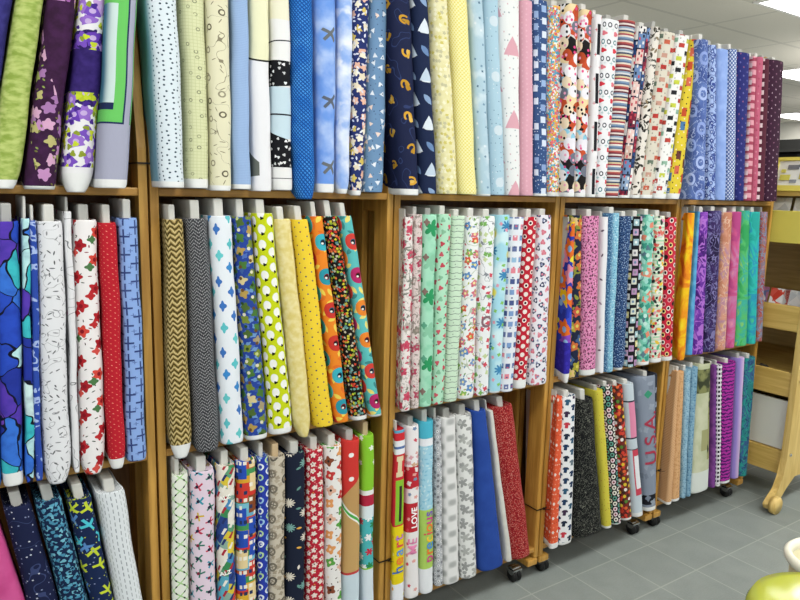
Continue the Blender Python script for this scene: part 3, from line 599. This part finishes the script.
row('A',.61,-.05,0,186,[
 (389,411,400,419,lambda:gr(gr(contour(H('1B2344'),'2E3C68',9.,.01,2.,k=6.),['B88A2A','E0B85A'],.06,.085,.012,'petal',3,el=2.,rot='rand',off=.024,offv=.004,jit=.01),['C8962A','D8A434'],.06,.085,.015,'arc',4,el=1.3,rot='rand',off=.03,jit=.01),'navy fabric with spaced golden curled creatures',dict(hem=.016,droop=.006)),
 (412,428,421,437,lambda:gr(gr(gr(H('1A2748'),['DDE6EE'],.045,.13,.013,'petal',2,el=2.6,off=.02,offv=.012),['DDE6EE','C4D4E4'],.045,.13,.024,'tri',off=.02),['6A88B4','8AA4C8'],.045,.13,.017,'leaf',off=.02,offv=.062,rot=.9),'navy fabric with white sailing ships and pale whales',dict()),
 (429,448,438,458,lambda:sc(mottle('E6DFA6','EEE8BC',40.),['D8CC70','C8C4A0','F4F0D0'],75.,.005,'petal',5,dens=.8),'pale yellow fabric with soft cream and grey blooms'),
 (449,468,459,477,lambda:gr(H('EBDD78'),['F6F0B4'],.0055,.011,.0032,'sq'),'lemon yellow fabric in a tiny basket weave check'),
 (469,483,478,490,lambda:sc(bl(H('B4D0DE'),'D0E2EA',13.,.55,.06),['7898B0','5A7890','E6EEF2'],45.,.0035,'petal',4,dens=.4),'pale blue fabric with faint white clouds, second right of the lemon one',dict(hem=.006,droop=.004)) ,
 (484,498,491,505,lambda:gr(sc(H('B0D0E0'),['6A88A0','DCE8EE'],70.,.0016,dens=.5),['D4E2EA'],.07,.16,.015,off=.035,offv=.04),'pale blue fabric with round white bears'),
 (498,520,506,520,lambda:gr(sc(H('EDEFEE'),['A8B4B8','D8B8BC'],60.,.0025,dens=.5),['E0AAB6'],.07,.22,.038,'tri',off=.035,offv=.10),'white fabric with large soft pink triangles'),
 (521,532,521,533,lambda:gr(H('E0A9B8'),['E6B6C4'],.016,.016,.003),'dusty pink fabric with faint tonal dots'),
 (533,548,534,547,p_cats,'slate blue fabric with pale square cat heads',dict(hem=.008)),
 (549,565,548,561,p_confetti,'pastel confetti fabric in coral, yellow and aqua',dict(hem=.014)),
],bay=2,**g)
row('A',.615,-.05,None,None,[
 (565,579,564,574,p_blobs,'crowded cartoon-coloured fabric with black, rust and white shapes, left one of two',dict(hem=.014)),
 (580,592,575,585,p_blobs,'crowded cartoon-coloured fabric with black, rust and white shapes, right one of two',dict(hem=.014,y0=-.045)),
 (593,601,586,595,lambda:mix((ab(T.u)<.006)*(fr(T.v/.16)<.62),gr(H('EDECEE'),['D03A4A'],.02,.08,.006,'cross'),'1C1E24'),'narrow white fabric with black strips and red marks',dict(hem=.01)),
 (602,620,596,605,p_bikes,'white fabric printed with little red and teal bicycles',dict(hem=.012)),
 (621,636,606,618,p_mstripe,'fabric with close horizontal stripes in maroon, blue and cream',dict(hem=.006)),
 (637,651,619,630,p_patch,'navy and pink patchwork fabric with blocks of print',dict(hem=.01)),
 (652,660,631,639,p_branchy('E8E2D8',['2A2824','8A7A60','4E4A40']),'cream fabric with black and brown branching print',dict(hem=.012)),
 (661,676,640,652,p_cars('DAD4C4',['B83A34','C8644A','6A7A6A','C89A88']),'beige fabric with small red and rust vehicles',dict(hem=.014)),
 (677,690,653,666,p_cars('EFEFEC',['24262A','C0453A','8FB8A0','C8D048']),'white fabric with black and red vehicles, next to the yellow one',dict(hem=.02)),
 (691,699,667,680,lambda:gr(gr(H('E3CB3C'),['C8502E','4A7AA8','6A3A34','D86A50'],.036,.056,.0115,'sq',el=.7,jit=.006,dens=.8),['2A2420','F0E8D8'],.02,.026,.003,jit=.008),'yellow fabric with red, blue and brown toy blocks',dict(hem=.022,pouch=.2)),
],bay=3,**g)
row('A',.605,-.05,None,None,[
 (699,708,690,705,p_paisley,'denim blue fabric with large swirling medallions'),
 (708,716,706,715,p_medal,'light blue fabric with rows of navy rosettes'),
 (717,728,716,725,lambda:mottle('8AA6E2','9CB6EC',25.),'plain periwinkle blue fabric on the top shelf'),
 (729,736,726,734,p_lattice_b,'white and blue fabric in a diagonal lattice'),
 (737,750,735,743,lambda:gr(H('2A2E74'),['6A6CA8','8A5A80'],.02,.034,.004,'petal',4),'deep navy fabric with small faded motifs on the top shelf'),
 (751,755,744,750,p_block2('A84860','E0A0AC'),'narrow rose and white block fabric beside the deep navy one'),
 (756,762,751,755,lambda:gr(H('C0607A'),['D08898','A84A64'],.02,.03,.004,'petal',4),'rose pink fabric with faint sprigs on the top shelf'),
 (763,768,756,763,p_block2('5A2838','5A2838'),'narrow maroon and white block fabric beside the dark plum one'),
 (769,784,764,777,lambda:gr(H('3C1E34'),['B89AAC','8A5E78'],.024,.032,.0052,'tri',rot='rand'),'dark plum fabric with small pale sprigs, rightmost on the top shelf'),
],bay=4,**g)
# ======================= middle row
g=dict(ch=.045)
row('B',.587,-.05,None,None,[
 (-42,-8,-26,2,lambda:mottle('2A6AC8','2F8AD8',14.),'bright blue fabric cut by the left edge of the photo'),
 (-7,20,3,24,p_butter(0.),'fabric of big blue, teal and purple butterfly wings with white hem',dict(hem=.03)),
 (21,29,25,35,p_butter(6.),'narrow teal and blue butterfly wing fabric behind the wider one',dict(pouch=.3)),
 (30,35,36,41,lambda:contour(H('2E4CA8'),'A8BCE8',30.,.06,2.,k=4.),'narrow royal blue fabric with pale lace print'),
 (36,63,43,72,lambda:contour(tick(H('E8E9EC'),['5A5C60','8A8C90'],80.,r=.0048,el=4.,dens=.7),'A4A6AA',14.,.006,2.,k=6.),'white fabric with fine black scribbled script',dict(pouch=.35,droop=.015)),
 (64,71,73,80,lambda:gr(contour(H('E6E6E8'),'6A6C70',10.,.005,2.),['5A5A60','C83A9A','4A4A50'],.05,.075,.008,'star',6),'narrow white fabric with dark marks and a magenta badge',dict(h=.61,pouch=.3)),
 (72,97,81,107,p_rose,'white fabric scattered with red rose sprigs',dict(pouch=.3,droop=.012)),
 (98,117,108,126,lambda:gr(H('BE1F2E'),['E8806A','F0A890'],.0075,.013,.0016,rot=.6,el=2.2),'bright red fabric with tiny pale flecks',dict(hem=.022,pouch=.3,droop=.008)),
 (118,138,127,147,p_crosses,'cornflower blue fabric with thin dark crosses'),
],bay=0,**g)
row('B',.59,-.05,None,None,[
 (162,184,167,193,p_zigG,'olive gold fabric with jagged dark weave',dict(hem=.03,pouch=.4,droop=.012)),
 (185,208,194,221,p_knit,'charcoal grey fabric with knitted zigzag texture',dict(pouch=.15,droop=.01)),
 (209,232,222,245,p_ikat,'white fabric with blue and aqua ikat diamonds',dict(h=.60)),
 (233,251,246,269,p_jungle,'royal blue fabric with green and tan jungle animals',dict(hem=.012,droop=.004)),
 (252,273,270,294,p_sheep,'lime green fabric with white sheep',dict(hem=.016,h=.60)),
 (274,291,295,313,lambda:mottle('E2CF7C','EDE0A4',60.),'soft butter yellow fabric with mottled texture',dict(pouch=.55,droop=.022)),
 (292,309,314,334,p_dots3,'golden yellow fabric with small navy and plum dots'),
 (310,322,335,349,p_poppy('F08A28',['3FB4C4','D03A30','2E9AAC'],['F0D858','E8742A']),'orange fabric with big teal and red round blooms'),
 (323,338,351,368,p_millef,'black fabric crowded with tiny multicoloured flowers',dict(hem=.012,droop=.004)),
 (339,352,369,381,p_poppy('5FC0BE',['D8433A','F08A30','B82C6A'],['F0E078','3E8A8A']),'turquoise fabric with big red, orange and magenta blooms',dict(hem=.006,h=.60)),
],bay=1,**g)
g=dict(ch=.026)
row('B',.597,-.05,None,None,[
 (398,411,393,408,p_vine('ECE4E0','8A8A80',['D0506A','C04058','B8B0A8'],32.),'white fabric with pink roses on grey vines, left of a similar pair'),
 (412,422,409,418,p_vine('DFD0CC','9A9088',['B04860','A89890','8A8478'],34.,.009),'dusty grey-pink fabric with vines and crimson blooms'),
 (423,437,419,431,p_mint,'mint green fabric with large dark green leaves'),
 (438,451,432,443,lambda:gr(gr(H('B4E4C6'),['D05A68','C84858','8ABF9C'],.023,.034,.0075,'petal',3,rot='rand',jit=.007),['5F9878','B84A58'],.023,.034,.005,'leaf',off=.006,offv=.01,rot='rand'),'mint green fabric with small red cherry sprigs'),
 (452,465,444,457,p_barb,'pale mint fabric with thin wavy barbed lines across'),
 (466,480,458,474,p_garden(['5A8CC8','D87888','8AB858','E0604A','7A9AC8']),'white fabric with blue, pink and orange garden flowers',dict(hem=.012)),
 (481,496,475,488,p_linecirc,'white fabric with fine line drawings and a large circle'),
 (497,510,489,500,p_aqua,'aqua fabric with yellow patches and blue fronds',dict(hem=.006)),
 (511,524,501,513,p_tinsq,'white fabric with rows of pink and blue little squares'),
 (525,537,514,526,p_redring,'crimson fabric with rows of white rings and crescents',dict(hem=.03)),
 (538,552,528,547,p_paws,'white fabric with navy and pink round paw-like motifs',dict(hem=.0)),
],bay=2,**g)
g=dict(ch=.024)
row('B',.597,-.05,None,None,[
 (562,570,554,566,p_bigfl,'violet, yellow and orange big-flower fabric beside the post',dict(h=.58,hem=.03,pouch=.5,droop=.012)),
 (571,582,567,580,p_darkfl,'dark navy fabric with olive and rust folk flowers'),
 (583,600,581,596,lambda:sc(sc(H('DE8AB6'),['6A2A4E','8A3A62','5A2444'],95.,.0036,'petal',3),['F0B8D0'],120.,.002,seed=2.,dens=.5),'pink fabric with small dark leopard spots',dict(hem=.022)),
 (601,607,597,602,lambda:gr(H('ECEBEE'),['6A5A6A','9A8A98'],.03,.09,.008,'leaf',rot='rand'),'narrow white fabric with sparse grey sprigs'),
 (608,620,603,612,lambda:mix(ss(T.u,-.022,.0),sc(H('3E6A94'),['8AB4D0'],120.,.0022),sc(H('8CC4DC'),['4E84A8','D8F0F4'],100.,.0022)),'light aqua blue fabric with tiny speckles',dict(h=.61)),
 (621,631,613,624,p_small('24406E',['A8C0DC','5A7CA8'],150.,.0018),'navy blue fabric with tiny pale dots',dict(hem=.010,pouch=.4)),
 (632,643,625,637,p_bsq,'black fabric with rounded pastel picture squares'),
 (644,654,638,649,p_mintdots,'mint green fabric with pale round dots and leaves',dict(hem=.014)),
 (655,665,650,661,p_multi,'pale green and cream fabric with busy red and yellow print',dict(hem=.018)),
 (666,677,662,672,p_redface,'red fabric with black and cream round motifs',dict(hem=.018)),
],bay=3,**g)
row('B',.615,-.045,None,None,[
 (685,695,674,685,batik(['D86A1E','F0941E','F8C81E','F8DC30'],8.),'flame orange and yellow tie-dyed fabric',dict(pouch=.2,droop=.01)),
 (696,698,686,691,lambda:mottle('4A98D0','6AB4E0'),'narrow sky blue fabric between the flame and purple ones',dict(y0=-.03)),
 (699,708,692,703,batik(['4A1E78','6A30A0','8E4CBC'],12.,'B070D0',16.,.07),'bright purple batik fabric with swirls'),
 (709,722,704,715,batik(['241A42','3A285E','4E4A7C'],12.,'7E78A8',22.,.05),'dark indigo batik fabric with grey swirls'),
 (723,732,716,725,batik(['C8866A','D89A80','B88AA0','D8A870'],10.,'E0B8A0',16.,.03),'peach and rose batik fabric'),
 (733,741,726,734,batik(['B84A86','D05C8E','C878A8','E090A8'],10.),'raspberry pink batik fabric'),
 (742,749,735,747,batik(['3AA860','5CC070','3CB0A0','90D060'],11.),'leaf green batik fabric with yellow streaks'),
 (750,760,748,755,batik(['2AA8A0','34C0B4','2E98C0','50CC90'],10.),'turquoise and green batik fabric'),
 (761,767,756,761,batik(['A84A60','B86A50','8A7A90','C8888A'],20.,'8A98B0',22.,.05),'rust and mauve batik fabric, rightmost of the middle row',dict(y0=-.03)),
],bay=4,**g)
# ======================= bottom row
g=dict(ch=.035)
row('C',.60,-.04,None,600,[
 (-36,-2,-18,22,lambda:mottle('C84A8A','D45A98',20.),'magenta pink fabric leaning at the bottom left corner',dict(h=.575)),
 (3,31,25,57,p_const,'dark navy fabric with faint white star constellations'),
 (35,62,59,87,lambda:sc(sc(H('15284A'),['5FA8C4','78BCD0','4A90B0'],95.,.0058,'petal',3,el=1.6),['15284A'],90.,.003,seed=3.),'teal fabric with dense navy spots, leaning'),
 (67,92,89,113,p_planes2,'navy fabric with blue and lime star-shaped aeroplanes'),
 (95,126,115,144,p_dash,'white fabric with rows of fine grey dashes, leaning right'),
],bay=0,**g)
row('C',.60,-.045,None,600,[
 (168,188,169,190,p_lat,'white and pale green lattice fabric with black diamonds'),
 (190,215,192,217,p_birds,'pale lilac pink fabric with little coloured birds'),
 (217,235,218,236,p_colour,'fabric with tilted green, blue and cream drawing boxes',dict(txt=[('ALZ',.016,.30,'F0F0E8',-.008,.15),('ALZ',.016,.515,'F0F0E8',-.008,.15)])),
 (236,256,237,257,p_houses,'fabric with red, green and blue cartoon houses'),
 (257,268,258,268,p_bluering,'royal blue fabric with white rings and dots'),
 (269,285,269,285,p_cycle,'beige fabric with brown old-fashioned bicycles',dict(card=CARDT)),
 (286,306,286,305,p_navyfl,'black-navy fabric with cream branches and yellow blooms'),
 (307,324,306,325,p_redfl,'crimson fabric with small cream flowers'),
 (325,342,326,342,p_kids,'white fabric with orange, red and green cartoon motifs'),
 (343,360,343,360,p_santa,'red fabric with tan lower half and pale blue end',dict(card=CARDG)),
 (361,374,362,373,p_green,'lime green, red and teal festive panel fabric',dict(card=CARDT)),
],bay=1,**g)
row('C',.60,-.03,None,None,[
 (391,405,388,404,p_heart,'red and yellow panel fabric reading heart',dict(txt=[('h',.056,.125,'3A6AB0',0,1.57),('e',.056,.155,'E87A30',0,1.57),('a',.056,.185,'5A90C8',0,1.57),('r',.056,.212,'D8404A',0,1.57),('t',.056,.236,'B070B8',0,1.57)])),
 (406,419,405,419,p_love,'white fabric with red blocks reading LOVE',dict(txt=[('LOVE',.030,.285,'F4EFEF',.0,1.57),('ME',.046,.185,'D880A8',-.004,1.57)])),
 (420,433,420,433,p_prec,'light blue panel fabric reading precious',dict(hem=.0,txt=[('p',.052,.125,'C83A88',0,1.57),('r',.056,.15,'E8702E',0,1.57),('e',.056,.172,'4A88C8',0,1.57),('c',.052,.196,'F0C030',0,1.57),('i',.052,.216,'D84050',0,1.57),('o',.052,.236,'E87A30',0,1.57),('u',.052,.262,'C83A88',0,1.57),('s',.052,.286,'7A58B0',0,1.57)])),
 (434,440,434,442,lambda:gr(H('B9BCC0'),['F2F2F2','5A5C60'],.012,.019,.0045,'ring',ctr='2A2A2E'),'narrow grey fabric with rows of tiny eyelet dots',dict(dz=.012)),
 (441,456,443,460,p_greydot,'white fabric with soft grey blurred dots'),
 (457,472,461,477,p_stars,'white fabric with grey stars and leaves'),
 (473,486,480,504,lambda:mottle('27489A','2C50A6',12.),'plain royal blue fabric flaring out at its foot',dict(droop=.0)),
 (487,491,505,511,lambda:mottle('D6D4CC','E0DED6'),'narrow off-white fabric leaning between blue and red'),
 (492,513,512,531,p_small('9E1C24',['D89888','C06858','5A1018'],210.,.0014),'dark red fabric with tiny pale specks, leaning against the post',dict(h=.60)),
],bay=2,**g)
g=dict(ch=.02)
row('C',.60,-.045,None,None,[
 (550,560,542,556,p_orange,'coral orange fabric with white folk borders',dict(hem=.022)),
 (561,576,557,572,p_shirts,'white fabric with navy, teal and red little clothes',dict(hem=.01)),
 (577,593,575,603,lambda:contour(H('121315'),'7E8074',75.,.03,2.,k=3.,dist=1.),'black fabric with fine grey squiggles, widening downward',dict(h=.575,ch=.045)),
 (594,602,604,611,lambda:sc(H('D8CC4A'),['8A7A2A','B84A30'],60.,.0016,dens=.5),'narrow mustard yellow fabric with small specks',dict(hem=.01)),
 (603,612,612,621,p_circ,'dark fabric with rows of white and green rings',dict(hem=.006)),
 (613,622,622,632,p_fruit,'brown-red fabric packed with yellow and red fruit shapes',dict(hem=.01)),
 (623,633,633,643,p_truck,'pale blue panel fabric with pink and red framed pictures',dict(hem=.02)),
 (637,658,645,656,p_usa,'grey panel fabric printed with red U.S.A. letters',dict(hem=.018,h=.61,txt=[('U.S.A.',.098,.335,'A02C44',.000,1.57)])),
],bay=3,**g)
row('C',.60,-.045,None,None,[
 (671,676,661,669,lambda:gr(H('DDB184'),['C8935E'],.007,.012,.0024),'pale peach fabric with tiny tonal dots, nearest the post',dict(hem=.012)),
 (677,683,670,679,p_leop('DDAE7C',['B07A48','C08A54'],75.,.005),'peach fabric with curling brown print',dict(hem=.012)),
 (684,690,680,684,lambda:sc(H('93B9CE'),['6E9AB4','A8CADA'],110.,.003),'dusty light blue fabric, left of a similar pair in the bottom row',dict(hem=.0)),
 (691,697,685,689,lambda:sc(H('7FA8C0'),['5E8AA6','93B9CC'],80.,.004),'slightly deeper blue fabric, right of a similar pair in the bottom row'),
 (698,711,690,709,p_panel,'cream and olive panel fabric bulging at its foot',dict(h=.61,ch=.03)),
 (712,715,710,714,lambda:mottle('8A4A98','6A3A80'),'narrow violet fabric beside the cream and olive panel'),
 (716,721,715,719,p_bwstr,'black and white barred fabric',dict(hem=.01)),
 (722,736,720,730,p_tiger,'magenta fabric with dark purple tiger stripes',dict(hem=.012)),
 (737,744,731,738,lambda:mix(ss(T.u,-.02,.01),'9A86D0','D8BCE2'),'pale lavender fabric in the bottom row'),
 (745,756,739,746,batik(['2A7E80','2F9A90','3A5A8E','3AA08A'],13.,'2A4A70',16.,.03),'deep teal batik fabric, rightmost of the bottom row'),
],bay=4,**g)
#BOLTS-END

# ---------------------------------------------------------------- birch display cart to the right
YEL=plain('yellow_board','D9CB5E',.5,var=.04); GREYP=plain('pale_laminate','D2D2C8',.3)
CX=2.86
t=thing('display_cart','pale birch display cart with tilted yellow trays and wooden wheels','display cart',(CX,0,0))
CY=1.0; YE=-.152
for y in (YE-.031,CY): 
    e=prism([(-.005,.24),(-.02,.16),(-.05,.10),(-.105,.065),(-.13,.04),(-.12,.018),(-.08,.012),(-.04,.03),(.02,.09),(.09,.14),(.46,.14),(.50,0),(.56,0),(.58,.1),(.55,1.50),(.02,1.50)],'y',y,y+.03,.003); pn=obj('end_panel',e,BIRCH_Z,t)
    if y<0:
        for x,z in ((.02,.26),(.03,.62)): obj('bolt_head',cyl(bmesh.new(),(x,y-.002,z),(0,1,0),.008,.006,16),CHROME,pn)
for y in (YE-.047,CY+.05): 
    obj('wheel',cyl(bmesh.new(),(-.10,y,.042),(0,1,0),.042,.03,32,bev=.004),BIRCH_Z,t,True)
obj('lower_panel',bx((.03,YE,.27),(.045,CY,.51)),GREYP,t)
obj('bottom_rail',bx((.015,YE,.15),(.04,CY,.265),.003),BIRCH_Y,t); obj('bottom_shelf',bx((.04,YE,.15),(.54,CY,.17)),BIRCH_Y,t)
obj('top_board',bx((.03,YE,1.478),(.53,CY,1.4995)),BIRCH_Y,t); obj('back_board',bx((.53,YE,.17),(.545,CY,1.49)),BIRCH_Y,t)
for i,(z0,z1,mm) in enumerate(((.535,.655,BIRCH_Y),(.85,.97,BIRCH_Y),(1.26,1.41,YEL))):
    bm=bx((.01,YE,z0),(.03,CY,z1),.003); tr=obj('tray',bm,mm,t)
    b2=bmesh.new()
    v=[b2.verts.new(c) for c in ((.03,YE,z0+.01),(.03,CY,z0+.01),(.5,CY,z0+.14),(.5,YE,z0+.14))]; b2.faces.new(v)
    f=bmesh.ops.extrude_face_region(b2,geom=b2.faces[:]); bmesh.ops.translate(b2,vec=(0,0,-.012),verts=[g for g in f['geom'] if isinstance(g,bmesh.types.BMVert)])
    obj('tray_floor',b2,BIRCH_Y,tr)
# sign board on top
sb=thing('sign_board','yellow-framed board with small printed papers on top of the birch cart','sign board',(CX+.02,0,1.502))
def tilt(bm,a=-.25):
    for v in bm.verts: v.co.z*=.52
    bmesh.ops.transform(bm,matrix=Matrix.Rotation(-a,4,'Y'),verts=bm.verts[:]); return bm
fb=bmesh.new(); 
for a,b in (((0,-.17,0),(.02,.9,.05)),((0,-.17,.28),(.02,.9,.31)),((0,.87,.05),(.02,.9,.28)),((0,-.17,.05),(.02,-.14,.28)),((0,.04,.05),(.02,.07,.28))): box(fb,a,b)
obj('frame',tilt(fb),YEL,sb)
obj('poster_sheet',tilt(bx((.008,-.138,.052),(.016,.868,.278))),plain('white_paper','DCDDD8',.6),sb)
for (y,z,w_,h_,c) in ((-.03,.20,.05,.04,'6E7076'),(.0,.10,.045,.05,'C9C35A'),(-.08,.22,.05,.03,'565D6B'),(-.09,.11,.05,.06,'B8B048'),(-.04,.075,.03,.03,'8A8F96'),(.012,.17,.02,.03,'D2CC66'),(-.13,.16,.04,.05,'9AA0A6')):
    obj('printed_picture',tilt(bx((.004,y-w_/2,z),(.0078,y+w_/2,z+h_))),plain('print',c,.6,var=.5),sb)
# leaflets and bits in the trays
def leaflet(y,z0,cols,label,cat='leaflet'):
    a=bx((-.0015,-.045,0),(.0015,.045,.17)); 
    for v in a.verts: v.co.x+=v.co.z*.25
    m,b=newmat('leaflet_print'); tc=nn('ShaderNodeTexCoord'); x_,y_,z_=sep(S(tc.outputs['Object'])); T.u=T.u0=y_; T.v=T.v0=z_
    c=sc(hx(cols[0]),cols[1:],28.,.022,'sq',dens=.8); put(b,'Base Color',c); put(b,'Roughness',.4)
    o=obj('leaflet',a,m); o.location=(CX+.045,y,z0); tag(o,label,cat,'leaflets in the birch cart'); return o
leaflet(-.085,.865,('D8DADB','E9E9E9','C9CDD2'),'pale leaflet in the middle tray beside the cart end')
leaflet(-.02,.865,('D4594A','E7E7E7','C9402F'),'red and white leaflet in the middle cart tray')
leaflet(.08,.865,('5E6B9A','D9D9DE','A76C8C'),'purple and blue leaflet in the middle cart tray, nearest the fabric')
leaflet(-.085,1.30,('DAD9D0','E6E6E0','D0D0C4'),'white leaflet leaning in the top yellow cart tray, nearest the aisle')
leaflet(.02,1.30,('E1E1DC','C9CBC9','E6E6E0'),'white leaflet leaning in the top yellow cart tray, behind the other')
bb=bmesh.new(); 
for (x,y,z,r) in ((0,0,0,.018),(.012,.022,.004,.014),(-.006,.034,.0,.012)): bmesh.ops.create_icosphere(bb,subdivisions=2,radius=r,matrix=Matrix.Translation((x,y,z+.012))@Matrix.Scale(.7,4,(0,0,1)))
for v in bb.verts: v.co+=Vector((random.uniform(-.003,.003),)*3)
o=obj('ribbon_scrap',bb,plain('dark_ribbon','3A3530',.6,var=.4)); o.location=(CX+.06,.0,.63); tag(o,'crumpled dark scrap lying in the lowest cart tray','scrap')
# ---------------------------------------------------------------- far shelving at the end of the shop
t=thing('far_shelf','dark stocked shelving far behind at the right edge','shelf',(9.2,2.2,0))
DR=plain('dark_rack','2A2A28',.6)
for z in (0.1,.5,.9,1.3,1.72,2.1): obj('shelf_board',bx((0,-.2,z),(.45,4.2,z+.03)),DR,t)
for y in (-.24,4.2): obj('upright',bx((0,y,0),(.45,y+.04,2.3)),DR,t)
obj('back_sheet',bx((.45,-.24,0),(.48,4.24,2.3)),DR,t)
bc=['1E1F20','3A3D3A','26302A','4A4C4A','151515','5C6A52']
for zi,z in enumerate((1.33,1.75)):
    for j in range(12):
        rr=random.Random(j*7+zi); hh=rr.uniform(.2,.33); yy=2.05+j*.32
        a=bx((.04,-.12,0),(.34,.12,hh),.01); box(a,(.036,-.09,hh*.3),(.04,.09,hh*.6))
        o=obj('stock_box',a,plain('stock',bc[(j*5+zi)%6],.5,var=.3)); o.location=(9.2,yy,z+.001); tag(o,'dark stock box on the far shelving','box','dark boxes on the far shelving')
# ---------------------------------------------------------------- lower right corner
LIME=plain('lime_plastic','A3A93A',.16,spec=.7); CREAM=plain('cream_plastic','CDC6A2',.35)
p=on_z(840,606,.62); 
t=thing('stool','glossy lime green plastic stool in the lower right corner','stool',(p.x,p.y,0))
R0=.175
obj('seat',lathe([(0,.60),(R0*.8,.605),(R0*.94,.60),(R0,.58),(R0*1.01,.55),(R0*.985,.52),(R0*.95,.52),(R0*.93,.54),(0,.57)],48),LIME,t,True)
for a in range(4):
    an=math.pi/4+a*math.pi/2; b2=bmesh.new(); q=Vector((math.cos(an)*.12,math.sin(an)*.12,.54)); e=Vector((math.cos(an)*.17,math.sin(an)*.17,0.0))
    cyl(b2,(q+e)/2,(q-e).normalized(),.016,(q-e).length-.004,16,.02); obj('leg',b2,LIME,t,True)
p=on_z(836,560,.42)
t=thing('tub','cream plastic tub with a thick pale rim beside the lime stool','tub',(p.x,p.y,0))
obj('body',lathe([(0,.006),(.085,.006),(.09,0.001),(.098,.01),(.118,.40),(.113,.40),(.094,.02),(0,.018)],48),CREAM,t,True)
obj('rim',lathe([(.113,.395),(.128,.395),(.134,.405),(.134,.418),(.126,.426),(.116,.424),(.111,.41),(.113,.395)],48),plain('pale_rim','E3E0CE',.3),t,True)
# ---------------------------------------------------------------- output
vs=sc_.view_settings; vs.view_transform='Standard'; vs.look='None'; vs.exposure=-0.75; vs.gamma=1; vs.use_curve_mapping=False
